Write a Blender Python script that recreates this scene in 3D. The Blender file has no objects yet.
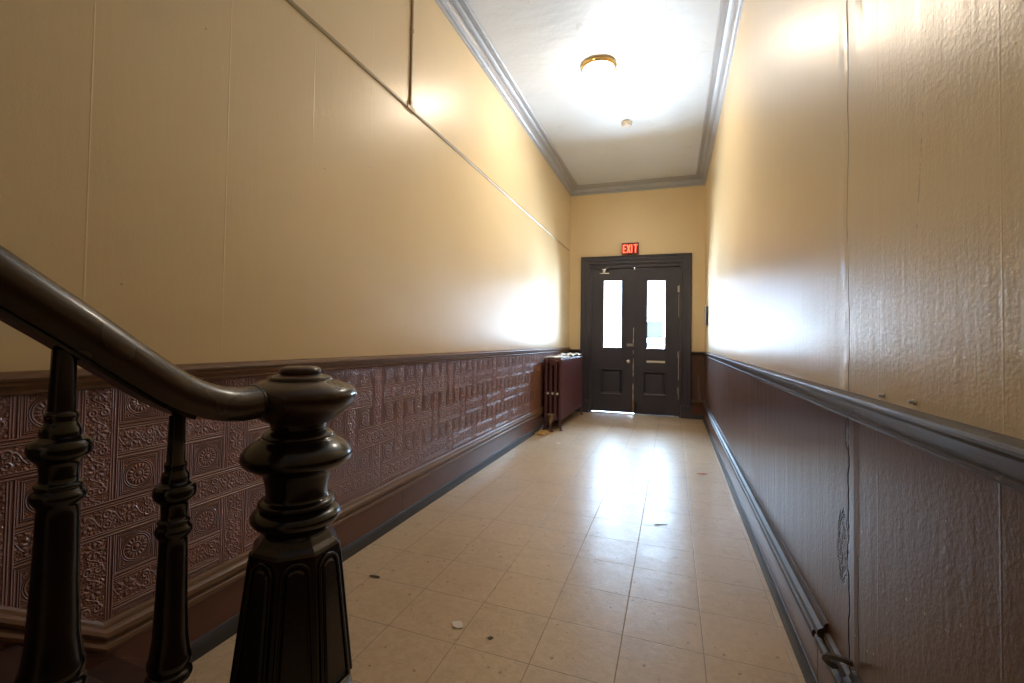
import bpy, bmesh, math, random
from mathutils import Vector, Matrix
random.seed(7)
sc = bpy.context.scene
COL = sc.collection
PI = math.pi

# ------------------------------------------------------------------ camera
EYE = 1.193
F_PX, YAW, PITCH, ROLL = 460.4, .36, .0252, .0155
PX, PY = 512 - 12.87, 341.5 - 13.16
cyw, syw, cp, sp = math.cos(YAW), math.sin(YAW), math.cos(PITCH), math.sin(PITCH)
fw = Vector((-syw * cp, cyw * cp, sp)); rt = Vector((cyw, syw, 0)); up = rt.cross(fw)
right = rt * math.cos(ROLL) + up * math.sin(ROLL)
upv = -rt * math.sin(ROLL) + up * math.cos(ROLL)
cam_d = bpy.data.cameras.new('camera'); cam = bpy.data.objects.new('camera', cam_d); COL.objects.link(cam)
cam_d.sensor_width = 36; cam_d.sensor_fit = 'HORIZONTAL'; cam_d.lens = F_PX / 1024 * 36
cam_d.shift_x = (512 - PX) / 1024; cam_d.shift_y = (PY - 341.5) / 1024
cam_d.clip_start = .02
m = Matrix((right, upv, -fw)).transposed().to_4x4(); m.translation = (0, 0, EYE)
cam.matrix_world = m
sc.camera = cam

# ------------------------------------------------------------------ light, exposure
sc.view_settings.view_transform = 'Standard'; sc.view_settings.look = 'None'
sc.view_settings.gamma = 1; sc.view_settings.use_curve_mapping = False
sc.view_settings.exposure = 1.62
sc.cycles.use_denoising = True
sc.cycles.max_bounces = 10; sc.cycles.diffuse_bounces = 7; sc.cycles.glossy_bounces = 5
sc.cycles.transparent_max_bounces = 12
sc.cycles.sample_clamp_indirect = 12
SKY_STRENGTH = 48.0
LAMP_STRENGTH = 44.0
LAMP_COL = (1.0, .83, .64)
SKY_COL = (.36, .51, .70)
HORIZON_COL = (.050, .070, .100)
GROUND_COL = (.70, .84, 1.0)
world = bpy.data.worlds.new('sky'); sc.world = world; world.use_nodes = True
wt = world.node_tree; bg = wt.nodes['Background']; bg.inputs[1].default_value = SKY_STRENGTH
tc = wt.nodes.new('ShaderNodeTexCoord'); sxyz = wt.nodes.new('ShaderNodeSeparateXYZ'); ramp = wt.nodes.new('ShaderNodeValToRGB')
mr = wt.nodes.new('ShaderNodeMapRange'); mr.inputs[1].default_value = -1; mr.inputs[2].default_value = 1
wt.links.new(tc.outputs['Generated'], sxyz.inputs[0]); wt.links.new(sxyz.outputs[2], mr.inputs[0]); wt.links.new(mr.outputs[0], ramp.inputs[0]); wt.links.new(ramp.outputs[0], bg.inputs[0])
cr = ramp.color_ramp; cr.elements[0].position = 0.0; cr.elements[0].color = (*GROUND_COL, 1); cr.elements[1].position = 1.0; cr.elements[1].color = (*SKY_COL, 1)
for p_, c_ in ((.47, GROUND_COL), (.505, HORIZON_COL), (.60, HORIZON_COL), (.72, SKY_COL)):
    e_ = cr.elements.new(p_); e_.color = (*c_, 1)
# portals: they give no light themselves, they only tell the renderer where the sky comes in
for px_, pz_, sx_, sz_ in ((-.940, 1.66, .33, 1.16), (-.246, 1.65, .315, 1.155)):
    pd = bpy.data.lights.new('window_portal', 'AREA'); pd.shape = 'RECTANGLE'; pd.size = sx_; pd.size_y = sz_; pd.cycles.is_portal = True
    po = bpy.data.objects.new('window_portal', pd); COL.objects.link(po); po.location = (px_, 8.02, pz_); po.rotation_euler = (-math.pi / 2, 0, .04)

# ------------------------------------------------------------------ helpers
def tag(o, label=None, cat=None, group=None, kind=None):
    if label: o['label'] = label
    if cat: o['category'] = cat
    if group: o['group'] = group
    if kind: o['kind'] = kind
    return o

def link(name, bm, mat, parent=None, smooth=None, loc=None):
    me = bpy.data.meshes.new(name)
    bmesh.ops.recalc_face_normals(bm, faces=bm.faces)
    bm.to_mesh(me); bm.free()
    for mm in (mat if isinstance(mat, (list, tuple)) else [mat]): me.materials.append(mm)
    o = bpy.data.objects.new(name, me); COL.objects.link(o)
    if parent: o.parent = parent
    if loc: o.location = loc
    if smooth is not None:
        for p in me.polygons: p.use_smooth = True
        if smooth < 179: me.set_sharp_from_angle(angle=math.radians(smooth))
    return o

def empty(name, loc=(0, 0, 0), rz=0):
    o = bpy.data.objects.new(name, None); COL.objects.link(o); o.location = loc; o.rotation_euler = (0, 0, rz)
    o.empty_display_size = .1
    return o

def NB(): return bmesh.new()

def box(bm, a, b, bev=0):
    a, b = [min(a[i], b[i]) for i in range(3)], [max(a[i], b[i]) for i in range(3)]
    vs = [bm.verts.new((x, y, z)) for x in (a[0], b[0]) for y in (a[1], b[1]) for z in (a[2], b[2])]
    fs = [(0, 1, 3, 2), (4, 6, 7, 5), (0, 4, 5, 1), (2, 3, 7, 6), (0, 2, 6, 4), (1, 5, 7, 3)]
    fa = [bm.faces.new([vs[i] for i in f]) for f in fs]
    if bev:
        es = list({e for f in fa for e in f.edges})
        bmesh.ops.bevel(bm, geom=es, offset=bev, segments=2, profile=.5, affect='EDGES')
    return bm

def lathe(bm, prof, n=40, c=(0, 0, 0), axis='Z', rot0=0):
    """prof: list of (radius, height); closed with caps where radius is 0 or at the ends"""
    rings = []
    for r, h in prof:
        ring = []
        if r < 1e-6:
            ring = [bm.verts.new((0, 0, h))]
        else:
            for i in range(n):
                a = rot0 + 2 * PI * i / n
                ring.append(bm.verts.new((r * math.cos(a), r * math.sin(a), h)))
        rings.append(ring)
    for A, B in zip(rings, rings[1:]):
        if len(A) == 1 and len(B) == 1: continue
        for i in range(n):
            j = (i + 1) % n
            if len(A) == 1: bm.faces.new((A[0], B[i], B[j]))
            elif len(B) == 1: bm.faces.new((A[i], A[j], B[0]))
            else: bm.faces.new((A[i], A[j], B[j], B[i]))
    if len(rings[0]) > 1: bm.faces.new(rings[0])
    if len(rings[-1]) > 1: bm.faces.new(rings[-1])
    M = Matrix.Identity(4)
    if axis == 'Y': M = Matrix.Rotation(-PI / 2, 4, 'X')
    if axis == 'X': M = Matrix.Rotation(PI / 2, 4, 'Y')
    M = Matrix.Translation(c) @ M
    vs = [v for r in rings for v in r]
    bmesh.ops.transform(bm, matrix=M, verts=vs)
    return bm

def spline(pts, sub=6):
    """Catmull-Rom through points"""
    P = [Vector(p) for p in pts]; out = []
    for i in range(len(P) - 1):
        p0 = P[max(i - 1, 0)]; p1 = P[i]; p2 = P[i + 1]; p3 = P[min(i + 2, len(P) - 1)]
        for k in range(sub):
            t = k / sub
            out.append(.5 * ((2 * p1) + (p2 - p0) * t + (2 * p0 - 5 * p1 + 4 * p2 - p3) * t * t + (-p0 + 3 * p1 - 3 * p2 + p3) * t ** 3))
    out.append(P[-1]); return out

def sweep(bm, path, prof, upref=(0, 0, 1), closed=False, scales=None):
    """prof: list of (side, normal) offsets, closed polygon"""
    path = [Vector(p) for p in path]; upref = Vector(upref); rings = []
    n = len(path)
    for i, p in enumerate(path):
        if closed: t = path[(i + 1) % n] - path[i - 1]
        else: t = path[min(i + 1, n - 1)] - path[max(i - 1, 0)]
        t.normalize()
        s = t.cross(upref).normalized(); nn = s.cross(t).normalized()
        k = scales[i] if scales else 1
        rings.append([bm.verts.new(p + s * a * k + nn * b * k) for a, b in prof])
    m_ = len(prof)
    rng = range(n) if closed else range(n - 1)
    for i in rng:
        A, B = rings[i], rings[(i + 1) % n]
        for j in range(m_):
            k = (j + 1) % m_
            bm.faces.new((A[j], A[k], B[k], B[j]))
    if not closed:
        bm.faces.new(rings[0]); bm.faces.new(list(reversed(rings[-1])))
    return bm

def circ(r, n=10): return [(r * math.cos(2 * PI * i / n), r * math.sin(2 * PI * i / n)) for i in range(n)]

def loft(bm, rings, caps=True, closed_prof=True):
    R = [[bm.verts.new(p) for p in r] for r in rings]
    m_ = len(R[0])
    for A, B in zip(R, R[1:]):
        for j in range(m_ if closed_prof else m_ - 1):
            k = (j + 1) % m_
            bm.faces.new((A[j], A[k], B[k], B[j]))
    if caps:
        bm.faces.new(R[0]); bm.faces.new(list(reversed(R[-1])))
    return bm

# ------------------------------------------------------------------ node expression helper
class NT:
    def __init__(s, name):
        s.m = bpy.data.materials.new(name); s.m.use_nodes = True
        s.t = s.m.node_tree; s.p = s.t.nodes['Principled BSDF']; s.out = s.t.nodes['Material Output']
        g = s.t.nodes.new('ShaderNodeNewGeometry'); sx = s.t.nodes.new('ShaderNodeSeparateXYZ')
        s.t.links.new(g.outputs['Position'], sx.inputs[0]); s.pos = g.outputs['Position']
        s.x, s.y, s.z = [E(s, sx.outputs[i]) for i in range(3)]
    def noise(s, scale, detail=3, rough=.55, vec=None, dist=0):
        n = s.t.nodes.new('ShaderNodeTexNoise'); n.inputs['Scale'].default_value = scale
        n.inputs['Detail'].default_value = detail; n.inputs['Roughness'].default_value = rough
        n.inputs['Distortion'].default_value = dist
        s.t.links.new(vec if vec is not None else s.pos, n.inputs['Vector']); return E(s, n.outputs['Fac'])
    def voro(s, scale, vec=None, feat='F1', rnd=1.0):
        n = s.t.nodes.new('ShaderNodeTexVoronoi'); n.feature = feat; n.inputs['Scale'].default_value = scale
        n.inputs['Randomness'].default_value = rnd
        s.t.links.new(vec if vec is not None else s.pos, n.inputs['Vector']); return E(s, n.outputs['Distance'])
    def vec(s, x, y, z):
        n = s.t.nodes.new('ShaderNodeCombineXYZ')
        for i, v in enumerate((x, y, z)):
            if isinstance(v, E): s.t.links.new(v.o, n.inputs[i])
            else: n.inputs[i].default_value = v
        return n.outputs[0]
    def mixc(s, fac, a, b):
        n = s.t.nodes.new('ShaderNodeMix'); n.data_type = 'RGBA'
        for inp, v in ((n.inputs[0], fac), (n.inputs[6], a), (n.inputs[7], b)):
            if isinstance(v, E): s.t.links.new(v.o, inp)
            elif isinstance(v, (tuple, list)): inp.default_value = (*v[:3], 1)
            elif isinstance(v, (int, float)): inp.default_value = v
            else: s.t.links.new(v, inp)
        return n.outputs[2]
    def set(s, sock, v):
        i = s.p.inputs[sock]
        if isinstance(v, E): s.t.links.new(v.o, i)
        elif isinstance(v, tuple): i.default_value = (*v[:3], 1)
        elif isinstance(v, (int, float)): i.default_value = v
        else: s.t.links.new(v, i)
    def bump(s, h, dist=.005, strength=1.0):
        n = s.t.nodes.new('ShaderNodeBump'); n.inputs['Distance'].default_value = dist; n.inputs['Strength'].default_value = strength
        s.t.links.new(h.o, n.inputs['Height']); s.t.links.new(n.outputs[0], s.p.inputs['Normal'])

class E:
    def __init__(s, nt, o): s.n = nt; s.o = o
    def op(s, f, *a, clamp=False):
        n = s.n.t.nodes.new('ShaderNodeMath'); n.operation = f; n.use_clamp = clamp
        for i, v in enumerate((s,) + a):
            if isinstance(v, E): s.n.t.links.new(v.o, n.inputs[i])
            else: n.inputs[i].default_value = v
        return E(s.n, n.outputs[0])
    def __add__(s, o): return s.op('ADD', o)
    __radd__ = __add__
    def __sub__(s, o): return s.op('SUBTRACT', o)
    def __rsub__(s, o): return (s * -1) + o
    def __mul__(s, o): return s.op('MULTIPLY', o)
    __rmul__ = __mul__
    def __truediv__(s, o): return s.op('DIVIDE', o)
    def lt(s, o): return s.op('LESS_THAN', o)
    def gt(s, o): return s.op('GREATER_THAN', o)
    def abs(s): return s.op('ABSOLUTE')
    def max(s, o): return s.op('MAXIMUM', o)
    def min(s, o): return s.op('MINIMUM', o)
    def rnd(s): return s.op('ROUND')
    def fract(s): return s.op('FRACT')
    def floor(s): return s.op('FLOOR')
    def sin(s): return s.op('SINE')
    def cos(s): return s.op('COSINE')
    def sqrt(s): return s.op('SQRT')
    def atan2(s, o): return s.op('ARCTAN2', o)
    def mod(s, o): return s.op('FLOORED_MODULO', o)
    def clamp(s): return s.op('ADD', 0.0, clamp=True)
    def ss(s, a, b):
        n = s.n.t.nodes.new('ShaderNodeMapRange'); n.interpolation_type = 'SMOOTHSTEP'
        s.n.t.links.new(s.o, n.inputs[0]); n.inputs[1].default_value = a; n.inputs[2].default_value = b
        return E(s.n, n.outputs[0])

def band(e, c, w):
    """soft ridge of half width w about c"""
    return (1.0 - (e - c).abs() / w).max(0.0)

# ------------------------------------------------------------------ materials
CREAM = (.81, .65, .40)
BROWN = (.050, .027, .021)

def mat_plaster(name, seam0, right=False):
    n = NT(name)
    big = n.noise(1.3, 4); fine = n.noise(160, 2); mid = n.noise(22, 3, vec=n.vec(n.x, n.y * 1.6, n.z * .25))
    per = .457
    d = ((n.y + n.x * 1.0 - seam0) / per)
    sd = (d - d.rnd()).abs() * per
    wob = (n.noise(3, 2) - .5) * .006
    seam = band(sd + wob, 0.0, .0035)
    h = fine * .12 + mid * (.12 if right else .22) + seam * (.12 if right else .24)
    c = n.mixc(big.ss(.3, .75), (CREAM[0] * .97, CREAM[1] * .96, CREAM[2] * .94), CREAM)
    c = n.mixc(seam * (.08 if right else .22), c, (.86, .76, .54))
    spots = n.voro(5.5).lt(.022) * n.noise(9).gt(.52)
    c = n.mixc(spots * .6, c, (.32, .22, .12))
    rough = .29 + big * .12
    if right:
        # long crack running down the paper with a puckered fold beside it
        cy = 1.600 + (n.noise(2.2, 2, vec=n.vec(0.0, 0.0, n.z)) - .5) * .10
        dc = (n.y - cy).abs()
        on = n.noise(3.0, 2, vec=n.vec(2.0, 0.0, n.z)).ss(.38, .48)
        crack = (1.0 - dc / (.0035 + n.z.ss(1.9, 2.2) * .005)).max(0.0) * on.max(n.z.ss(1.95, 2.05))
        fold = band(n.y - cy, .035, .045) * n.noise(4, 3).ss(.3, .7)
        fold2 = band(n.y - cy, -.06, .05) * n.z.ss(1.9, 2.3)
        scr = band((n.y + (n.z - 1.7) * .12) - 1.172, 0.0, .004) * band(n.z, 1.6, .17).gt(.02) * n.noise(60).gt(.5)
        c = n.mixc(crack * .8, c, (.12, .07, .04))
        c = n.mixc(scr * .6, c, (.25, .18, .10))
        h = h + fold * 2.2 + fold2 * 2.5 - crack * 3.0 + n.noise(80, 2) * .20
        streak = n.noise(16, 4, .65, vec=n.vec(n.x, n.y, n.z * .10)); rough = .20 + big * .12 + streak * .14; h = h + streak * .65
    n.set('Base Color', c); n.set('Roughness', rough); n.set('Specular IOR Level', .55)
    n.bump(h, .0035, .75)
    return n.m

def mat_lincrusta():
    n = NT('embossed_wall_covering')
    a = (n.y - .905) / .2425; b = (n.z - .61) / .24
    i = a.rnd(); j = b.rnd()
    dy = (a - i) * .2425; dz = (b - j) * .24
    inV = dy.abs().lt(.057); inH = dz.abs().lt(.057)
    overH = 1.0 - (i + j).mod(2.0)
    isH = inH * (1.0 - inV * (1.0 - overH)).max(0.0)
    isV = inV * (1.0 - inH * overH).max(0.0)
    hole = (1.0 - inV) * (1.0 - inH)
    def strip(s, t):
        # border lines, then scrollwork and rosettes between them
        sa = s.abs()
        g = band(sa, .054, .004) + band(sa, .044, .003) * .8 + band(sa, .037, .003) * .6
        tt = (t / .121); tf = (tt - tt.floor() - .5) * .121
        r = (s * s + tf * tf).sqrt(); th = s.atan2(tf)
        ros = ((th * 8.0).cos() * .5 + .5) * band(r, .018, .011) + band(r, .0, .007)
        t2 = ((t / .121 + .5)); tg = (t2 - t2.floor() - .5) * .121
        sc_ = band(s - (t * 2 * PI / .0605).sin() * .017, 0.0, .006)
        r2 = ((s.abs() - .016) * (s.abs() - .016) + tg * tg).sqrt()
        curl = band(r2, .010, .005) + band(r2, .0, .005)
        r3 = (s * s + tg * tg).sqrt()
        leaf = ((r3 * 900.0).sin() * .5 + .5) * band(r3, .0, .034) * .6
        acan = n.voro(115).ss(.62, .12) * .55; orn = ros.max(sc_ * .9).max(curl).max(leaf).max(acan)
        return g * .7 + orn * sa.lt(.035)
    hs = strip(dz, n.y + .03) * isH + strip(dy, n.z + .02) * isV
    ay = a - a.floor() - .5; bz = b - b.floor() - .5
    hy = ay * .2425; hz = bz * .24
    sq = hy.abs().max(hz.abs())
    r = (hy * hy + hz * hz).sqrt(); th = hy.atan2(hz)
    med = ((th * 16.0).cos() * .5 + .5) * band(r, .026, .009) + band(r, .0, .010) + band(r, .014, .003) + band(r, .039, .003) + band(r, .045, .0025)
    frame = band(sq, .062, .003) + band(sq, .054, .0025) + band(sq, .049, .0025)
    corner = (n.voro(170).ss(.5, .1)) * r.gt(.049) * sq.lt(.047) * .6
    hs = hs + (med * r.lt(.049) + frame * .8 + corner) * hole
    # joins of the sheets: thin raised lines
    hs = hs + n.noise(240, 2) * .18
    base = n.noise(2.0, 3)
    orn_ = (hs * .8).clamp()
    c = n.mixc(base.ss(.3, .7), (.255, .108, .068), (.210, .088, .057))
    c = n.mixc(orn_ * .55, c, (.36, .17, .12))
    n.set('Base Color', c); n.set('Roughness', .30 + n.noise(30) * .1); n.set('Specular IOR Level', .6)
    n.bump(hs, .0055, 1.0)
    return n.m

def mat_brown_panel():
    """smooth painted dado of the right hand wall"""
    n = NT('brown_painted_dado')
    big = n.noise(1.7, 4); fine = n.noise(150, 2)
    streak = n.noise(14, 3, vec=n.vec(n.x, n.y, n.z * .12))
    cy = 1.605 + (n.noise(6, 3, vec=n.vec(0.0, 0.0, n.z)) - .5) * .09
    dc = n.y - cy
    crack = band(dc.abs(), 0.0, .009) * n.noise(5, 2, vec=n.vec(1.0, 0.0, n.z)).ss(.30, .42)
    gz = band(n.z + (n.noise(25, 3) - .5) * .06, .600, .135)
    gouge = (band(n.y + (n.noise(18, 4, .7) - .5) * .075 + (n.noise(70, 3) - .5) * .025, 1.652, .060) * gz).ss(.15, .4) + (band(n.y, 1.62, .022) * band(n.z, .93, .06)).ss(.2, .5)
    ge = band(gouge, .30, .28); crack = crack.max(ge * .9)  # gouge rim darkened along with the crack: its shadow is painted into the colour
    crack2 = band((n.y - 1.535 + (n.noise(5, 2, vec=n.vec(3.0, 0.0, n.z)) - .5) * .04).abs(), 0.0, .004) * n.z.lt(.62)
    fold = band(n.y, 1.57, .045)
    sd = (n.y - .951) / .457; seam = band((sd - sd.rnd()).abs() * .457, 0.0, .004) * .08
    chips = n.voro(22).lt(.075) * n.noise(6).gt(.52)
    c = n.mixc(big.ss(.3, .75), (.105, .052, .036), (.130, .068, .048))
    c = n.mixc(crack.max(crack2) * .8, c, (.010, .006, .005))
    c = n.mixc(chips, c, (.45, .36, .25))
    c = n.mixc((streak.ss(.55, .75) * n.y.ss(2.2, 4.0)) * .35, c, (.30, .30, .31))  # window sheen on the rippled far end, painted in as pale grey streaks
    n.set('Base Color', c); n.set('Roughness', .24 + big * .14); n.set('Specular IOR Level', .5)
    h = fine * .10 + streak * (.3 + n.y.ss(1.8, 3.5) * .9) + fold * .5 + seam * .9 - crack * 3.5 - crack2 * 2.5 - gouge * (1.5 + n.noise(60, 4) * 4.0) + n.noise(60, 2) * .16
    n.bump(h, .0065, .85)
    return n.m

def mat_wood(name, col, rough=.28, wear=None, coat=.3, grain=True, wearth=.62):
    n = NT(name)
    g = n.noise(9, 4, vec=n.vec(n.x * 3.0, n.y * .6, n.z * 3.0)); big = n.noise(4, 3)
    c = n.mixc(g, tuple(v * .8 for v in col), tuple(v * 1.2 for v in col))
    if wear:
        w = n.noise(24, 5, .7).ss(wearth, wearth + .1)
        c = n.mixc(w, c, wear)
    n.set('Base Color', c); n.set('Roughness', rough + big * .1); n.set('Coat Weight', coat); n.set('Coat Roughness', .12)
    n.bump(n.noise(55, 3) * .5 + g * .3, .0015, .45)
    return n.m

def mat_floor():
    n = NT('vinyl_tile_floor'); T = .3048
    u = (n.x + .4888) / T; v = (n.y - 1.662) / T
    wu = (n.noise(2.5, 2) - .5) * .010
    du = (u - u.rnd()).abs() * T; dv = (v - v.rnd()).abs() * T
    lw = .0016 + n.noise(4, 2) * .0022
    line = ((1.0 - (du + wu * .15) / lw).max((1.0 - (dv + wu * .15) / lw))).clamp()
    tid = n.vec(u.floor(), v.floor(), 0.0)
    wn = n.t.nodes.new('ShaderNodeTexWhiteNoise'); n.t.links.new(tid, wn.inputs['Vector']); rnd = E(n, wn.outputs['Value'])
    marb = n.noise(26, 5, .7, dist=.6); big = n.noise(1.1, 4)
    c = n.mixc(marb.ss(.3, .7), (.500, .365, .230), (.600, .455, .300))
    c = n.mixc(rnd * .35, c, (.62, .46, .29))
    c = n.mixc(big.ss(.45, .75) * .35, c, (.42, .30, .18))
    c = n.mixc(line * .75, c, (.17, .11, .065))
    sp = n.voro(13, vec=n.vec(n.x, n.y + n.noise(40) * .02, n.z)).lt(.03 + n.noise(30) * .11) * n.noise(5).gt(.43)
    c = n.mixc(sp * .65, c, (.16, .10, .06))
    sp2 = n.noise(13, 5, .75, dist=1.5).ss(.635, .67)
    c = n.mixc(sp2 * .6, c, (.20, .125, .07))
    sp3 = n.voro(34, vec=n.vec(n.x + n.noise(50) * .02, n.y, n.z)).lt(n.noise(3, 3).ss(.42, .75) * .20)
    c = n.mixc(sp3 * .6, c, (.19, .115, .065))
    c = n.mixc(n.noise(3.5, 5, .7).ss(.50, .72) * .4, c, (.40, .27, .16))
    scuff = band((n.noise(5, 2, dist=2.0) - .5).abs(), 0.0, .006) * n.noise(2, 2).gt(.56)
    c = n.mixc(scuff * .35, c, (.22, .15, .09))
    n.set('Base Color', c)
    n.set('Roughness', (.20 + n.noise(7, 4) * .16 + n.noise(40, 3) * .07 + line * .3))
    n.set('Specular IOR Level', .5)
    n.bump(n.noise(10, 3) * .9 + n.noise(70, 4, .7) * .45 - line * .5 + rnd * .3, .0030, .6)
    return n.m

def mat_ceiling():
    n = NT('glossy_ceiling_paint')
    big = n.noise(1.0, 4); c = n.mixc(big.ss(.3, .75), (.68, .73, .80), (.73, .78, .85))
    crk = band((n.noise(1.2, 3, dist=.8) - .5).abs(), 0.0, .004) * n.noise(1.5).gt(.5)
    c = n.mixc(crk * .3, c, (.45, .40, .34))
    n.set('Base Color', c); n.set('Roughness', .34 + n.noise(3, 3) * .14)
    n.bump(n.noise(3.5, 4, vec=n.vec(n.x * 1.0, n.y * 1.6, n.z)) * 3.0 + n.noise(60, 2) * .1, .004, .5)
    return n.m

def mat_paint(name, col, rough=.35, wear=None, th=.66, spec=.5):
    n = NT(name); big = n.noise(6, 3)
    c = n.mixc(big, tuple(v * .88 for v in col), tuple(min(1, v * 1.1) for v in col))
    if wear: c = n.mixc(n.noise(30, 5, .7).ss(th, th + .06), c, wear)
    n.set('Base Color', c); n.set('Roughness', rough + big * .08); n.set('Specular IOR Level', spec)
    n.bump(n.noise(70, 3), .001, .5)
    return n.m

def mat_metal(name, col, rough=.3, metal=1.0):
    n = NT(name); n.set('Base Color', n.mixc(n.noise(20, 3), tuple(v * .85 for v in col), col)); n.set('Metallic', metal); n.set('Roughness', rough + n.noise(30) * .1)
    return n.m

def mat_emit(name, col, s, base=None):
    n = NT(name); n.set('Base Color', base or col); n.set('Emission Color', col); n.set('Emission Strength', s); n.set('Roughness', .3)
    return n.m

def mat_glass():
    m_ = bpy.data.materials.new('window_glass'); m_.use_nodes = True; t = m_.node_tree
    t.nodes.remove(t.nodes['Principled BSDF'])
    tr = t.nodes.new('ShaderNodeBsdfTransparent'); gl = t.nodes.new('ShaderNodeBsdfGlossy'); gl.inputs['Roughness'].default_value = .02
    fr = t.nodes.new('ShaderNodeFresnel'); fr.inputs[0].default_value = 1.45; mx = t.nodes.new('ShaderNodeMixShader')
    tr.inputs[0].default_value = (.93, .95, .95, 1)
    t.links.new(fr.outputs[0], mx.inputs[0]); t.links.new(tr.outputs[0], mx.inputs[1]); t.links.new(gl.outputs[0], mx.inputs[2])
    t.links.new(mx.outputs[0], t.nodes['Material Output'].inputs[0])
    return m_

M = dict(
    left=mat_plaster('cream_left_plaster', .8545 - 1.66), right=mat_plaster('cream_right_plaster', .94 + .478, True), end=mat_plaster('cream_end_plaster', .1),
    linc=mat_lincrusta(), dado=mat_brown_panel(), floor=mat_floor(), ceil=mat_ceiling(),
    crown=mat_paint('crown_paint', (.44, .45, .49), .30),
    trim=mat_wood('brown_trim_paint', (.060, .033, .025), .30, (.25, .15, .07), .3, wearth=.72),
    captrim=mat_wood('worn_cap_varnish', (.17, .088, .045), .36, (.38, .23, .10), .0, wearth=.66),
    dusty=mat_wood('dusty_ledge', (.062, .045, .040), .40, (.22, .20, .19), .0, wearth=.64),
    board=mat_wood('baseboard_paint', (.120, .046, .033), .32, (.20, .11, .07), .2, wearth=.74),
    shoe=mat_paint('grey_shoe_paint', (.040, .039, .042), .4, (.16, .16, .17), .68),
    dark=mat_wood('dark_varnish', (.012, .0075, .006), .18, (.12, .08, .05), .25, wearth=.80),
    rail=mat_wood('handrail_varnish', (.046, .024, .016), .22, (.10, .07, .05), .15, wearth=.80),
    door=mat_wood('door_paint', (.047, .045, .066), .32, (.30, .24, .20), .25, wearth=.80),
    glass=mat_glass(), brass=mat_metal('brass', (.62, .42, .16), .35), chrome=mat_metal('chrome', (.7, .7, .7), .2),
    steel=mat_metal('dull_steel', (.35, .36, .38), .4), pipe=mat_paint('painted_conduit', (.42, .31, .17), .35),
    radi=mat_paint('maroon_radiator_paint', (.100, .037, .044), .36, (.30, .22, .17), .74),
    valve=mat_metal('tarnished_valve', (.36, .25, .16), .5), white=mat_paint('white_plastic', (.75, .72, .66), .4),
    paper=mat_paint('white_paper', (.90, .90, .90), .6), chip=mat_paint('pale_chips', (.72, .66, .58), .5),
    lamp=mat_emit('lit_glass_shade', LAMP_COL, LAMP_STRENGTH, (.9, .85, .75)),
    exitred=mat_emit('red_letter_glow', (1.0, .10, .035), 1.1, (.8, .05, .02)), exitdark=mat_paint('exit_sign_face', (.16, .012, .010), .4),
    black=mat_paint('black_metal', (.012, .012, .013), .4), tread=mat_wood('tread_paint', (.055, .025, .019), .4),
    orange=mat_paint('orange_leaf', (.50, .15, .05), .6), straw=mat_paint('dry_straw', (.66, .46, .18), .7),
    splinter=mat_paint('splintered_wood', (.30, .13, .08), .6, (.55, .35, .26), .5), flake=mat_paint('dark_flake', (.10, .055, .035), .6),
    fac=mat_paint('pale_facade', (.75, .75, .75), .8), facwin=mat_paint('facade_dark_window', (.010, .012, .016), .5, spec=.1), street=mat_paint('pale_pavement', (.50, .50, .49), .9),
)

# ------------------------------------------------------------------ room shell
XL, XR, YE = -1.66, .478, 7.829
SK = .04; RZ = math.atan(SK)
YB = -3.2
ZC = 3.83
def yend(x): return YE + SK * (x - XL)
def S(o, label, cat): return tag(o, label, cat, kind='structure')

bm = NB(); box(bm, (XL - .2, YB - .2, -.15), (XR + .2, 8.25, 0)); S(link('floor', bm, M['floor']), 'tan speckled vinyl tile floor of the long hallway', 'floor')
bm = NB(); box(bm, (XL - .2, YB - .2, ZC), (XR + .2, 8.25, ZC + .15)); S(link('ceiling', bm, M['ceil']), 'glossy white painted ceiling above the hallway', 'ceiling')
def side_wall(name, x, dx, mu, md, zsplit, label):
    bm = NB(); box(bm, (x, YB, 0), (x + dx, 8.2, zsplit)); nlow = len(bm.faces)
    box(bm, (x, YB, zsplit), (x + dx, 8.2, ZC)); bm.faces.ensure_lookup_table()
    for k, f in enumerate(bm.faces): f.material_index = 0 if k < nlow else 1
    return S(link(name, bm, [md, mu]), label, 'wall')
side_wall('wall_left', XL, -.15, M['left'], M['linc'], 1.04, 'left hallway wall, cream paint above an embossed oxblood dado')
side_wall('wall_right', XR, .15, M['right'], M['dado'], 1.03, 'right hallway wall, shiny cream paint above a cracked brown dado')
bm = NB(); box(bm, (XL, YB - .15, 0), (XR, YB, ZC)); S(link('wall_back', bm, M['end']), 'cream wall closing the hall behind the staircase', 'wall')

# end wall in its own frame: x along the wall from the left corner, y outwards
def endframe(o):
    o.location = (XL, YE, 0); o.rotation_euler = (0, 0, RZ); return o
DL, DR, DT = .355, 1.785, 2.475        # opening
WID = (XR - XL) / math.cos(RZ)
bm = NB()
for a, b in (((-.1, 0, 0), (DL, .30, 1.03)), ((DR, 0, 0), (WID + .1, .30, 1.03))): box(bm, a, b)
nl = len(bm.faces)
for a, b in (((-.1, 0, 1.03), (DL, .30, ZC)), ((DR, 0, 1.03), (WID + .1, .30, ZC)), ((DL, 0, DT), (DR, .30, ZC))): box(bm, a, b)
bm.faces.ensure_lookup_table()
for k, f in enumerate(bm.faces): f.material_index = 0 if k < nl else 1
endframe(S(link('wall_end', bm, [M['dado'], M['end']]), 'yellow end wall around the double doors with a brown dado', 'wall'))

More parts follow.
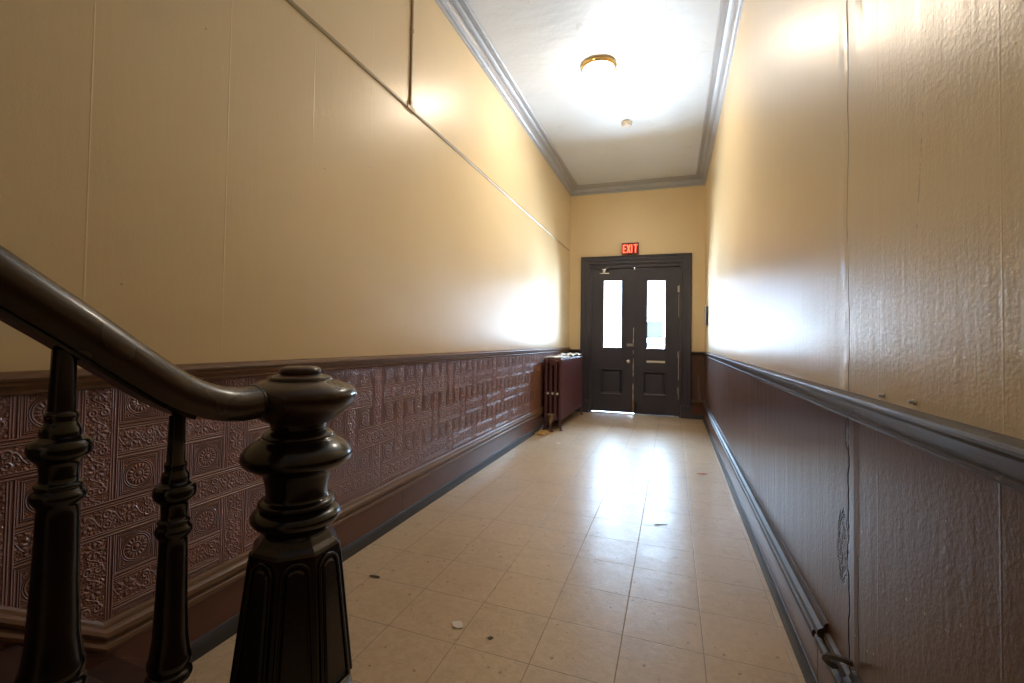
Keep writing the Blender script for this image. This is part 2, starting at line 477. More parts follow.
# mouldings that run round the room
def inset(d):
    return dict(LF=(XL + d, YB), LE=(XL + d, yend(XL + d) - d), RE=(XR - d, yend(XR - d) - d), RF=(XR - d, YB))
def run(bm, prof, a, b):
    """prof (d,z) polyline starting and ending on the wall; a,b: corner keys or ('L',y)/('R',y)/('E',x)"""
    def pt(k, d):
        if isinstance(k, str): return inset(d)[k]
        w, v = k
        return (XL + d, v) if w == 'L' else (XR - d, v) if w == 'R' else (v, yend(v) - d)
    loft(bm, [[(*pt(k, d), z) for d, z in prof] for k in (a, b)])
    return bm
CROWN = [(-.01, 3.695), (.010, 3.698), (.018, 3.708), (.018, 3.720), (.004, 3.726), (.004, 3.732), (.024, 3.738), (.040, 3.752), (.048, 3.772), (.050, 3.790), (.042, 3.792), (.042, 3.797), (.066, 3.799), (.082, 3.803), (.092, 3.812), (.092, 3.818), (.084, 3.822), (.120, 3.818), (.134, 3.814), (.144, 3.820), (.146, 3.835), (-.01, 3.835)]
for i, (a, b, w) in enumerate((('LF', 'LE', 'left wall'), ('LE', 'RE', 'door wall'), ('RE', 'RF', 'right wall'))):
    bm = run(NB(), CROWN, a, b); S(link('trim_%d' % (i + 1), bm, M['crown'], smooth=28), 'stepped grey crown moulding at the ceiling along the ' + w, 'crown moulding')

def rail_prof(z):
    return [(-.01, z - .078), (.012, z - .078), (.020, z - .070), (.014, z - .060), (.018, z - .050), (.028, z - .040), (.034, z - .026), (.046, z - .022), (.050, z - .013), (.046, z - .004), (.028, z), (-.01, z + .002)]
RL = [(-.01, 1.022), (.010, 1.022), (.017, 1.028), (.010, 1.036), (.014, 1.044), (.022, 1.050), (.022, 1.058), (.030, 1.062), (.034, 1.070), (.030, 1.079), (.020, 1.083), (.012, 1.087), (-.01, 1.089)]
bm = run(NB(), RL, 'LF', 'LE'); S(link('trim_4', bm, M['captrim'], smooth=28), 'thin brown chair rail topping the embossed dado on the left wall', 'chair rail')
RR = [(-.01, .983), (.006, .985), (.010, .991), (.010, .996), (.005, 1.000), (.007, 1.018), (.012, 1.030), (.022, 1.038), (.029, 1.042), (.031, 1.048), (.028, 1.054), (.016, 1.058), (-.01, 1.061)]
bm = run(NB(), RR, 'RF', 'RE'); S(link('trim_5', bm, M['dusty'], smooth=28), 'dusty dark chair rail with a ledge along the right wall', 'chair rail')
RE_ = [(-.01, .985), (.010, .985), (.016, .992), (.010, 1.000), (.018, 1.015), (.026, 1.025), (.034, 1.040), (.030, 1.052), (-.01, 1.060)]
bm = run(NB(), RE_, 'LE', ('E', XL + .21)); S(link('trim_6', bm, M['trim'], smooth=28), 'short chair rail behind the radiator left of the doors', 'chair rail')
bm = run(NB(), RE_, ('E', XL + 1.93), 'RE'); S(link('trim_7', bm, M['trim'], smooth=28), 'short chair rail between the door casing and the right wall', 'chair rail')

BOARD = [(-.01, 0), (.016, 0), (.016, .208), (-.01, .208)]
SHOE = [(.010, 0), (.030, 0), (.030, .040), (.027, .055), (.020, .066), (.010, .069)]
CAPB = [(-.01, .202), (.022, .202), (.029, .208), (.032, .218), (.029, .228), (.022, .233), (.018, .236), (.018, .240), (-.01, .240)]
CAPT = [(-.01, .240), (.018, .240), (.028, .244), (.033, .254), (.030, .266), (.022, .272), (.015, .275), (.012, .286), (.006, .293), (-.01, .296)]
YS = .934                                # the skirting turns up the stairs here
def base_run(name, segs, label, shoe=True):
    root = empty(name, (0, 0, 0)); S(root, label, 'baseboard')
    bb, bs, b1, b2 = NB(), NB(), NB(), NB()
    for a, b in segs:
        run(bb, BOARD, a, b); run(bs, SHOE, a, b); run(b1, CAPB, a, b); run(b2, CAPT, a, b)
    link('board', bb, M['board'], root)
    link('shoe_moulding', bs, M['shoe'], root, smooth=30)
    return root, b1, b2
root, b1, b2 = base_run('baseboard_left', [(('L', YS), 'LE')], 'tall brown baseboard with a moulded cap and grey shoe along the left wall')
SLOPE = .748
def climb(bm, prof, y1):                 # the same moulding, mitred and climbing the stair wall
    loft(bm, [[(XL + d, y, z + SLOPE * (YS - y)) for d, z in prof] for y in (YS, y1)])
for p_, b_ in ((CAPB, b1), (CAPT, b2)): climb(b_, p_, -1.2)
link('lower_cap_moulding', b1, M['captrim'], root, smooth=28); link('upper_cap_moulding', b2, M['captrim'], root, smooth=28)
bm = NB()
for y0, y1, z0, z1 in ((YS, -1.2, .21, .21 + SLOPE * (YS + 1.2)),):
    loft(bm, [[(XL - .005, y, 0 if False else z - .6), (XL + .017, y, z - .6), (XL + .017, y, z), (XL - .005, y, z)] for y, z in ((y0, z0), (y1, z1))])
link('stair_skirt_board', bm, M['board'], root)
bm = NB()                                # joint in the board
box(bm, (XL + .015, 2.62, .07), (XL + .0165, 2.624, .203)); link('board_joint', bm, M['black'], root)

root, b1, b2 = base_run('baseboard_right', [(('R', YB), 'RE')], 'brown baseboard on the right wall, its cap moulding broken away near the camera')
b1.free(); b2.free()
b1, b2 = NB(), NB()
run(b2, CAPT, 'RE', ('R', 1.795)); run(b1, CAPB, 'RE', ('R', 1.86))
run(b2, CAPT, ('R', 1.565), 'RF'); run(b1, CAPB, ('R', 1.835), 'RF')
MIDS = [(-.005, .242), (.012, .242), (.016, .252), (.012, .262), (.004, .266), (-.005, .268)]
run(b2, MIDS, ('R', 1.80), ('R', 1.56))
link('lower_cap_moulding', b1, M['dusty'], root, smooth=28); link('upper_cap_moulding', b2, M['dusty'], root, smooth=28)
bm = NB(); box(bm, (XR - .0165, 1.850, .06), (XR - .014, 1.855, .215)); lathe(bm, [(0, 0), (.012, 0), (.013, .004), (.008, .008), (0, .008)], 16, (XR - .016, 1.853, .222), 'X'); link('board_joint', bm, M['black'], root)
bm = NB()
pth = spline([(XR - .024, 1.640, .247), (XR - .050, 1.625, .272), (XR - .055, 1.597, .300), (XR - .036, 1.570, .316), (XR - .008, 1.553, .318)], 6)
sweep(bm, pth, [(-.010, -.003), (.010, -.003), (.010, .003), (-.010, .003)], (.3, .8, .5))
link('sprung_moulding_strip', bm, M['dusty'], root, smooth=40)

root, b1, b2 = base_run('baseboard_end', [('LE', ('E', XL + .21)), (('E', XL + 1.93), 'RE')], 'short brown baseboards either side of the double door casing')
run(b1, CAPB, 'LE', ('E', XL + .21)); run(b1, CAPB, ('E', XL + 1.93), 'RE'); run(b2, CAPT, 'LE', ('E', XL + .21)); run(b2, CAPT, ('E', XL + 1.93), 'RE')
link('lower_cap_moulding', b1, M['captrim'], root, smooth=28); link('upper_cap_moulding', b2, M['captrim'], root, smooth=28)

# ------------------------------------------------------------------ door casing and doors
cas = endframe(empty('trim_8')); S(cas, 'wide stepped dark casing framing the double doors', 'door casing')
CP = [(0, .02), (0, -.016), (.012, -.022), (.024, -.018), (.030, -.014), (.060, -.014), (.068, -.022), (.082, -.026), (.090, -.026), (.098, -.034), (.118, -.034), (.124, -.044), (.140, -.050), (.152, -.046), (.158, -.040), (.158, .02)]   # (outwards, y)
bm = NB(); R = []
for x, z, sx, sz in ((DL, .20, -1, 0), (DL, DT, -1, 1), (DR, DT, 1, 1), (DR, .20, 1, 0)):
    R.append([(x + sx * o, y, z + sz * o * .93) for o, y in CP])
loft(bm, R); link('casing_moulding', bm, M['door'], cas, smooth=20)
for s, x in ((-1, DL), (1, DR)):
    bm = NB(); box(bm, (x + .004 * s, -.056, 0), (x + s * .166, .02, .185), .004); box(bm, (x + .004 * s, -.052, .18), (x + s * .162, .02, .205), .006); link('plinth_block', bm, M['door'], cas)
bm = NB()
box(bm, (DL - .02, .001, 0), (DL + .018, .29, DT)); box(bm, (DR - .018, .001, 0), (DR + .02, .29, DT)); box(bm, (DL, .001, DT - .045), (DR, .29, DT + .02))
box(bm, (DL + .015, .100, 0), (DL + .032, .13, DT - .04)); box(bm, (DR - .032, .100, 0), (DR - .015, .13, DT - .04))
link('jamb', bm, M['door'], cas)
bm = NB(); box(bm, (DL, .02, -.02), (DR, .30, .012), .003); link('threshold', bm, M['steel'], cas)

MEET = 1.070                              # meeting line of the two leaves (local x)
def door(name, x0, x1, gl, pn, label, tilt=0):
    """gl, pn: (x0,x1,z0,z1) of glass and lower panel, local to the end frame"""
    root = endframe(empty(name)); S(root, label, 'door')
    y0, y1, zb, zt = .050, .098, (.023 if x0 < .5 else .0145), 2.432
    bm = NB()
    gx0, gx1, gz0, gz1 = gl; px0, px1, pz0, pz1 = pn
    # stiles and rails
    sl = max(gx0, px0); sr = min(gx1, px1)
    for a, b, c, d in ((x0, min(gx0, px0), zb, zt), (max(gx1, px1), x1, zb, zt)): box(bm, (a, y0, c), (b, y1, d), .002)
    L_, R_ = min(gx0, px0), max(gx1, px1)
    box(bm, (L_, y0, gz1), (R_, y1, zt)); box(bm, (L_, y0, pz1), (R_, y1, gz0)); box(bm, (L_, y0, zb), (R_, y1, pz0))
    for (q0, q1, r0, r1) in ((gx0, gx1, gz0, gz1), (px0, px1, pz0, pz1)):
        if q0 > L_: box(bm, (L_, y0, r0), (q0, y1, r1))
        if q1 < R_: box(bm, (q1, y0, r0), (R_, y1, r1))
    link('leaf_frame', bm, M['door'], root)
    def mould(q0, q1, r0, r1, d, h):
        b_ = NB(); prof = [(-.12, .002), (-.10, -h * .8), (.08, -h * 1.3), (.35, -h * 1.0), (.6, -h * .1), (1, .010), (1, .02)]
        rg = [[(x + sx * o * d, y0 + y, z + sz * o * d) for o, y in prof] for x, z, sx, sz in ((q0, r0, 1, 1), (q1, r0, -1, 1), (q1, r1, -1, -1), (q0, r1, 1, -1), (q0, r0, 1, 1))]
        loft(b_, rg, caps=False); return b_
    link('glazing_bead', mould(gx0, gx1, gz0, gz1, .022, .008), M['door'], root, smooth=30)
    bm = NB(); box(bm, (gx0, y0 + .020, gz0), (gx1, y0 + .026, gz1)); link('glass_pane', bm, M['glass'], root)
    bm = NB(); box(bm, (px0, y0 + .018, pz0), (px1, y0 + .03, pz1))
    box(bm, (px0 + .055, y0 + .008, pz0 + .055), (px1 - .055, y0 + .02, pz1 - .055), .005)
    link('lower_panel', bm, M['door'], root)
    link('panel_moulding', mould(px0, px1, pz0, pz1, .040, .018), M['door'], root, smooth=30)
    return root
dl = door('door_1', DL + .016, MEET - .004, (.555, .885, 1.080, 2.240), (.538, .885, .318, .736), 'left leaf of the dark double doors, with a doorknob beneath its tall window')
dr = door('door_2', MEET + .004, DR - .016, (1.257, 1.570, 1.072, 2.225), (1.213, 1.570, .330, .712), 'right leaf of the dark double doors, with a pale letter slot beneath its window')
# ironmongery of the left leaf
bm = NB(); lathe(bm, [(0, .0), (.030, 0), (.030, .004), (.012, .008), (.010, .03), (.022, .036), (.030, .048), (.028, .060), (.016, .068), (0, .07)], 24, (.978, .052, .869), 'Y')
bmesh.ops.transform(bm, matrix=Matrix.Translation((0, .104, 0)) @ Matrix.Scale(-1, 4, (0, 1, 0)), verts=bm.verts)
k = link('doorknob', bm, M['chrome'], dl, smooth=40); k['label'] = 'bright round metal doorknob'
bm = NB(); box(bm, (.955, .030, 1.120), (1.062, .052, 1.166), .004); box(bm, (.985, .016, 1.138), (1.010, .032, 1.148), .002); k = link('rim_lock', bm, M['steel'], dl); k['label'] = 'grey rim lock'
bm = NB(); box(bm, (1.054, .036, .030), (1.078, .0505, 2.42), .003); link('meeting_strip', bm, M['door'], dl)
for z0, z1, w in ((1.165, 1.44, .007), (1.00, 1.06, .004), (.62, .93, .005), (.20, .52, .006)):  # bare chips; the strip above the lock also paints in leaking daylight
    bm = NB(); n_ = 9; R = []
    for i in range(n_ + 1):
        z = z0 + (z1 - z0) * i / n_; hw = w * (.4 + .6 * random.random()) * (1 if 0 < i < n_ else .2); cx = 1.060 + random.uniform(-.002, .002)
        R.append([(cx - hw, .0365, z), (cx - hw, .033, z), (cx + hw, .033, z), (cx + hw, .0365, z)])
    loft(bm, R); k = link('paint_chip', bm, M['chip'], dl); k['label'] = 'pale strip of bare chipped edge'
# closer bracket at the head
bm = NB(); box(bm, (.505, .018, 2.335), (.660, .052, 2.352), .003); box(bm, (.555, .004, 2.352), (.600, .046, 2.40), .004); box(bm, (.545, -.012, 2.395), (.615, .03, 2.412), .003)
sweep(bm, [(.575, .0, 2.405), (.63, -.02, 2.432), (.68, -.005, 2.425)], circ(.007, 8), (0, 1, 0))
k = link('closer_bracket', bm, M['chrome'], dl, smooth=40); k['label'] = 'steel closer bracket'
bm = NB(); box(bm, (.34 + .02, .046, 2.395), (.53, .052, 2.402)); box(bm, (.66, .046, 2.395), (.78, .052, 2.402)); link('closer_arm', bm, M['black'], dl)
bm = NB(); lathe(bm, [(0, 0), (.012, 0), (.014, .006), (.008, .012), (0, .013)], 14, (MEET, .036, 2.405), 'Y'); bmesh.ops.transform(bm, matrix=Matrix.Translation((0, .072, 0)) @ Matrix.Scale(-1, 4, (0, 1, 0)), verts=bm.verts); link('strike_button', bm, M['white'], dl, smooth=50)
# right leaf
bm = NB(); box(bm, (1.270, .043, .858), (1.555, .052, .892), .004); box(bm, (1.285, .038, .866), (1.540, .045, .886), .004)
k = link('letter_slot', bm, M['chip'], dr); k['label'] = 'pale letter slot flap'
for z, mt in ((2.06, 'chip'), (1.0, 'steel'), (.42, 'steel')):
    bm = NB(); lathe(bm, [(0, 0), (.008, 0), (.008, .12), (0, .12)], 12, (DR - .020, .042, z - .06)); box(bm, (DR - .045, .046, z - .05), (DR - .012, .052, z + .05)); link('hinge', bm, M[mt], dr, smooth=40)
for z0, z1 in ((1.60, 1.98), (.60, .95), (.28, .44)):
    bm = NB(); box(bm, (DR - .030, .046, z0), (DR - .024, .0505, z1), .001); k = link('paint_chip', bm, M['chip'], dr); k['label'] = 'pale strip of bare chipped edge'
bm = NB(); box(bm, (MEET + .008, .028, .055), (MEET + .052, .052, .20), .004); box(bm, (MEET + .020, .016, .03), (MEET + .040, .034, .16), .003)
sweep(bm, spline([(MEET + .03, .02, .16), (MEET + .03, -.004, .20), (MEET + .018, -.002, .235)], 4), circ(.007, 8), (1, 0, 0)); k = link('foot_bolt', bm, M['black'], dr, smooth=40); k['label'] = 'black foot bolt'
bm = NB(); R = []
for i in range(8):
    z = .05 + i * .03; w = .016 + .012 * random.random()
    R.append([(MEET - .006 - w * .6, .0505, z), (MEET - .006 - w * .6, .030, z), (MEET - .006 + w * .4, .030, z), (MEET - .006 + w * .4, .0505, z)])
loft(bm, R); k = link('splintered_edge', bm, M['splinter'], dl); k['label'] = 'splintered reddish bare wood'

# ------------------------------------------------------------------ exit sign
sg = endframe(empty('exit_sign')); tag(sg, 'red EXIT sign mounted just above the double door casing', 'exit sign')
ex0, ex1, ez0, ez1 = .868, 1.136, 2.638, 2.828
bm = NB(); box(bm, (ex0, -.055, ez0), (ex1, -.001, ez1), .006); link('sign_housing', bm, M['exitdark'], sg)
h_ = .135; zb = ez0 + .024; lw = .050; sw = .017
def bar(bm, x0, z0, x1, z1, w):
    d = Vector((x1 - x0, 0, z1 - z0)).normalized(); n_ = Vector((-d.z, 0, d.x)) * w / 2
    a, b = Vector((x0, 0, z0)), Vector((x1, 0, z1))
    q = [a - n_, b - n_, b + n_, a + n_]
    loft(bm, [[(p.x, y, p.z) for p in q] for y in (-.0545, -.0575)])
xs = [ex0 + .018, ex0 + .080, ex0 + .146, ex0 + .186]
def letter_E(bm, x):
    bar(bm, x + sw / 2, zb, x + sw / 2, zb + h_, sw)
    for z in (zb + sw / 2, zb + h_ / 2, zb + h_ - sw / 2): bar(bm, x + sw * .5, z, x + lw, z, sw)
bm = NB(); letter_E(bm, xs[0]); link('letter', bm, M['exitred'], sg)
bm = NB(); bar(bm, xs[1] + .005, zb, xs[1] + lw, zb + h_, sw * 1.05); bar(bm, xs[1] + lw, zb, xs[1] + .005, zb + h_, sw * 1.05); link('letter', bm, M['exitred'], sg)
bm = NB(); bar(bm, xs[2] + .010, zb, xs[2] + .010, zb + h_, sw); link('letter', bm, M['exitred'], sg)
bm = NB(); bar(bm, xs[3] + .032, zb, xs[3] + .032, zb + h_, sw); bar(bm, xs[3], zb + h_ - sw / 2, xs[3] + .064, zb + h_ - sw / 2, sw); link('letter', bm, M['exitred'], sg)

# ------------------------------------------------------------------ staircase
st = empty('staircase', (0, 0, 0)); S(st, 'painted brown stairs climbing along the left wall', 'staircase')
RX = -.85
for k_ in range(1, 9):
    yn = .965 - .24 * (k_ - 1); z = .18 * k_
    bm = NB(); box(bm, (XL + .012, yn - .27, z - .028), (RX - .022, yn, z), .006); link('tread', bm, M['tread'], st)
    bm = NB(); box(bm, (XL + .012, yn - .045, z - .18), (RX - .022, yn - .025, z - .026)); link('riser', bm, M['tread'], st)
def zs(y): return .40 + .70 * (.59 - y)   # top of the closed outer string
bm = NB(); ys = [.80, .5, .0, -.5, -1.0]
loft(bm, [[(RX - .022, y, max(0, zs(y) - .55)), (RX + .022, y, max(0, zs(y) - .55)), (RX + .022, y, zs(y) - .02), (RX - .022, y, zs(y) - .02)] for y in ys])
loft(bm, [[(RX - .036, y, zs(y) - .022), (RX + .036, y, zs(y) - .022), (RX + .036, y, zs(y) - .006), (RX + .028, y, zs(y)), (RX - .028, y, zs(y)), (RX - .036, y, zs(y) - .006)] for y in ys])
link('outer_string', bm, M['trim'], st)
bm = NB()
loft(bm, [[(x, 1.205, .0), (x, .961, .176), (x, YS - .02, .196), (x, .60, .44), (x, .60, .0)] for x in (XL + .008, XL + .0195)])
link('wall_string', bm, M['board'], st)

# ------------------------------------------------------------------ newel post
NX, NY = RX, .885
nw = empty('newel_post', (NX, NY, 0)); tag(nw, 'massive octagonal dark newel post with a turned mushroom cap at the stair foot', 'newel post')
def arc(pts, sub=4): return [(max(0, p.x), p.y) for p in spline([(a, b, 0) for a, b in pts], sub)]
# cap
prof = [(0, .985), (.066, .985)] + arc([(.066, .988), (.074, .991), (.090, 1.000), (.112, 1.017), (.127, 1.034), (.132, 1.050), (.129, 1.064), (.117, 1.074), (.100, 1.081), (.084, 1.086), (.074, 1.089)]) + [(.0735, 1.092), (.070, 1.0965)] + arc([(.068, 1.097), (.060, 1.100), (.050, 1.102)]) + [(.046, 1.1025)] + arc([(.046, 1.103), (.0475, 1.110), (.044, 1.117), (.034, 1.121), (.018, 1.122), (0, 1.1222)])
bm = lathe(NB(), prof, 56); link('cap', bm, M['rail'], nw, smooth=38)
# turned neck
prof = [(0, .99), (.066, .99), (.064, .978), (.062, .972)] + arc([(.064, .970), (.072, .966), (.078, .961), (.081, .957)]) + [(.081, .954), (.085, .952)] + arc([(.086, .950), (.104, .939), (.119, .925), (.126, .912), (.124, .899), (.112, .887), (.096, .878), (.082, .872)]) + [(.080, .868), (.0775, .864)] + arc([(.077, .862), (.072, .840), (.070, .822), (.071, .812)]) + [(.074, .808)] + arc([(.074, .808), (.084, .803), (.087, .796), (.083, .789)]) + [(.080, .786)] + arc([(.080, .786), (.093, .781), (.1015, .771), (.1015, .762), (.094, .751), (.080, .742)]) + [(.076, .738), (.073, .730), (.072, .718), (0, .718)]
bm = lathe(NB(), prof, 56); link('turned_neck', bm, M['dark'], nw, smooth=38)
# octagonal shaft: corner radius from apothem
def octring(a, z): 
    r = a / math.cos(PI / 8)
    return [(r * math.cos(PI / 8 + k * PI / 4), r * math.sin(PI / 8 + k * PI / 4), z) for k in range(8)]
AT, AB, ZT, ZB = .094, .1275, .695, .385
bm = NB(); loft(bm, [octring(a, z) for a, z in ((.068, .730), (.074, .722), (.080, .712), (.090, .702), (AT, ZT), (AB, ZB), (.122, .366), (.112, .352), (.112, .340))])
link('octagonal_shaft', bm, M['dark'], nw)
ang = math.atan2(AB - AT, ZT - ZB); Lf = math.hypot(AB - AT, ZT - ZB)
def panel_shape(t0, t1, w0, w1, n=9):
    """flat (u,t) outline of an arched panel: t down the face"""
    rr = w0; pts = [(-w1, t1), (w1, t1)]
    for i in range(n + 1):
        a = PI * i / n
        pts.append((rr * math.cos(a), t0 + rr - rr * math.sin(a)))
    return pts
def face_pt(k, u, t, o):
    a = k * PI / 4; d = AT + (AB - AT) * t / Lf
    nrm = Vector((math.cos(a) * math.cos(ang), math.sin(a) * math.cos(ang), math.sin(ang)))
    base = Vector((math.cos(a) * d, math.sin(a) * d, ZT - t * math.cos(ang))); s = Vector((-math.sin(a), math.cos(a), 0))
    return base + s * u + nrm * o
for k_ in range(8):
    bm = NB(); o1 = panel_shape(.022, Lf - .016, .0225, .0345)
    o2 = panel_shape(.027, Lf - .022, .0175, .0290)
    loft(bm, [[face_pt(k_, u, t, -.002) for u, t in o1], [face_pt(k_, u, t, .0030) for u, t in o1], [face_pt(k_, u, t, .0060) for u, t in o2]])
    pn = link('raised_panel', bm, M['dark'], nw)
    bm = NB(); o3 = panel_shape(.010, Lf - .004, .0290, .0425, 11)
    path = [face_pt(k_, u, t, .0015) for u, t in o3]
    sweep(bm, path, circ(.0042, 8), face_pt(k_, 0, 0, 1) - face_pt(k_, 0, 0, 0), closed=True)
    link('bead', bm, M['dark'], pn, smooth=60)
bm = NB(); loft(bm, [octring(a, z) for a, z in ((.118, .344), (.134, .336), (.140, .322), (.132, .310), (.138, .298), (.146, .288), (.150, .10), (.158, .09), (.158, .0))]); link('base_block', bm, M['dark'], nw)

# ------------------------------------------------------------------ handrail
hr = empty('handrail', (RX, .6, 1.06)); tag(hr, 'dark polished stair handrail sweeping down into the newel cap', 'handrail')
ctr = [(-.45, 1.834), (.10, 1.435), (.344, 1.259), (.416, 1.208), (.490, 1.153), (.560, 1.103), (.610, 1.075), (.660, 1.056), (.710, 1.0475), (.7555, 1.0475)]
pth = [Vector((0, y - .6, z - 1.06)) for _, y, z in [(0, a, b) for a, b in [(p.x, p.y) for p in spline([(a, b, 0) for a, b in ctr], 7)]]]
RP = [(-.022, -.030), (.022, -.030), (.025, -.025), (.031, -.020), (.037, -.008), (.038, .004), (.034, .018), (.026, .029), (.014, .036), (0, .0385), (-.014, .036), (-.026, .029), (-.034, .018), (-.038, .004), (-.037, -.008), (-.031, -.020), (-.025, -.025)]
bm = NB(); sweep(bm, pth, RP, (0, 0, 1)); link('rail', bm, M['rail'], hr, smooth=42)
bm = NB(); jp = [Vector((0, .1495, -.0125)), Vector((0, .1550, -.0125))]; sweep(bm, jp, [(a * 1.03, b * 1.03) for a, b in RP], (0, 0, 1)); link('joint', bm, M['black'], hr)
bm = NB(); fp = [p - Vector((0, 0, .0)) for p in pth if p.y < .03]
sweep(bm, fp, [(-.017, -.0365), (.017, -.0365), (.017, -.028), (-.017, -.028)], (0, 0, 1)); link('fillet', bm, M['dark'], hr)

# ------------------------------------------------------------------ balusters
def baluster(y, top, label, ext, cut, k):
    base = zs(y); b = empty('baluster', (RX, y, base)); tag(b, label, 'baluster', 'turned balusters of the stair railing')
    L_ = top - base                       # turned profile measured down from the handrail
    pr = [(.0, 0), (.0128, 0), (.0135, .03), (.0148, .070)] + [(.0172, .073), (.0182, .078), (.0172, .083), (.0168, .086), (.0190, .090), (.0215, .096), (.0225, .102), (.0222, .107), (.0270, .112)] + \
         arc([(.0300, .113), (.0332, .119), (.0340, .126), (.0325, .134), (.0270, .141)]) + [(.0230, .145), (.0215, .150), (.0205, .165), (.0205, .172)] + arc([(.0220, .174), (.0255, .178), (.0245, .183)]) + arc([(.0250, .185), (.0290, .192), (.0285, .199), (.0240, .207)]) + [(.0222, .210), (.0225, .222), (.0245, .320), (.0275, .400), (.0315, .436)] + arc([(.0325, .440), (.0345, .448), (.0330, .456)]) + [(.0300, .460), (.0295, .465)] + arc([(.0340, .468), (.0365, .475), (.0340, .482)]) + [(.026, .487), (.022, .495), (.021, .508), (.024, .520)] + arc([(.030, .524), (.0345, .532), (.033, .541), (.026, .548)]) + [(.023, .556), (.023, .570), (0, .570)]
    def dd(d): return d if d < .04 else d + ext - cut * min(1, max(0, (d - .23) / .20))
    bm = NB(); lathe(bm, [(r * k, L_ - dd(d) + .004) for r, d in pr], 32); link('turned_shaft', bm, M['dark'], b, smooth=40)
    bm = NB(); box(bm, (-.030, -.030, -.03), (.030, .030, L_ - .552 - ext + cut), .003); link('base_block', bm, M['dark'], b)
    return b
baluster(.588, 1.041, 'dark turned baluster between the newel post and the nearest baluster', .012, .020, 1.0)
baluster(.416, 1.165, 'nearest turned baluster, thickest in view, at the far left under the handrail', .021, .0, 1.11)

# ------------------------------------------------------------------ surface conduit on the left wall
cd = empty('wall_conduit', (XL, 2.64, 2.735)); tag(cd, 'thin painted conduit running along the upper left wall with a branch up to the ceiling', 'conduit')
def cpath(a, b): return [Vector(a), Vector(b)]
CPROF = [(-.009, -.002), (.009, -.002), (.009, .008), (.005, .012), (-.005, .012), (-.009, .008)]
bm = NB(); loft(bm, [[(x, y, z) for x, z in ((-.002, -.010), (.009, -.010), (.013, -.005), (.013, .005), (.009, .010), (-.002, .010))] for y in (-5.2, 5.08)]); link('long_run', bm, M['pipe'], cd, smooth=30)
bm = NB(); loft(bm, [[(x, y, z) for x, y in ((-.002, -.010), (.009, -.010), (.013, -.005), (.013, .005), (.009, .010), (-.002, .010))] for z in (.01, .975)]); link('vertical_branch', bm, M['pipe'], cd, smooth=30)
bm = NB(); box(bm, (-.002, -.05, -.014), (.018, .05, .014), .004); box(bm, (-.002, -.014, -.01), (.018, .014, .055), .004); link('tee_fitting', bm, M['pipe'], cd)
bm = NB(); box(bm, (-.002, -.013, .52), (.0155, .013, .55), .003); link('coupling', bm, M['pipe'], cd)

# ------------------------------------------------------------------ ceiling lamp and detector
lp = empty('ceiling_lamp', (-.676, 4.39, ZC)); tag(lp, 'lit round flush ceiling lamp with a brass rim', 'ceiling lamp')
bm = lathe(NB(), [(0, 0), (.165, 0), (.168, -.010), (.163, -.028), (.152, -.040), (.146, -.040), (.146, -.02), (0, -.02)], 48); link('brass_rim', bm, M['brass'], lp, smooth=35)
bm = lathe(NB(), [(.145, -.034), (.142, -.050), (.128, -.074), (.100, -.092), (.06, -.103), (.02, -.107), (0, -.107)], 48); k = link('glass_shade', bm, M['lamp'], lp, smooth=80)
bm = lathe(NB(), [(0, -.104), (.010, -.106), (.012, -.114), (.006, -.122), (0, -.124)], 16); link('finial', bm, M['brass'], lp, smooth=60)
for a in (0, 2.1, 4.2):
    bm = lathe(NB(), [(0, .0), (.006, 0), (.006, .018), (.009, .02), (.009, .026), (0, .028)], 12, (0, 0, 0), 'X'); bmesh.ops.transform(bm, matrix=Matrix.Rotation(a + .4, 4, 'Z') @ Matrix.Translation((.160, 0, -.024)), verts=bm.verts); link('thumb_screw', bm, M['brass'], lp, smooth=40)
sd = empty('smoke_detector', (-.53, 5.66, ZC)); tag(sd, 'small round smoke detector on the ceiling beyond the lamp', 'smoke detector')
bm = lathe(NB(), [(0, 0), (.066, 0), (.068, -.012), (.064, -.018), (0, -.018)], 32); link('mounting_base', bm, M['white'], sd, smooth=40)
bm = lathe(NB(), [(.058, -.016), (.058, -.034), (.050, -.044), (.030, -.048), (.028, -.052), (0, -.053)], 32); link('sensor_cover', bm, M['white'], sd, smooth=40)

# wall box by the door
wb = empty('wall_box', (XR, 7.24, 1.585)); tag(wb, 'small narrow dark box on the right wall beside the doors', 'wall box')
bm = NB(); box(bm, (-.03, -.045, -.135), (0, .045, .135), .005); link('box_body', bm, M['black'], wb)
bm = NB(); box(bm, (-.034, -.036, .05), (-.028, .036, .12), .003); link('box_label_plate', bm, M['steel'], wb)

for lab, (y_, z_) in (('pale screw anchor in the right wall above the chair rail, nearer the doors', (1.368, 1.073)), ('pale screw anchor in the right wall above the chair rail, nearer the viewer', (1.217, 1.076))):
    bm = lathe(NB(), [(0, 0), (.006, 0), (.006, .003), (.0038, .005), (.0035, .008), (.0048, .009), (.004, .011), (0, .012)], 14, (0, 0, 0), 'X')
    bmesh.ops.transform(bm, matrix=Matrix.Rotation(PI, 4, 'Z'), verts=bm.verts)
    tag(link('screw_anchor', bm, M['paper'], smooth=40, loc=(XR, y_, z_)), lab, 'anchor')

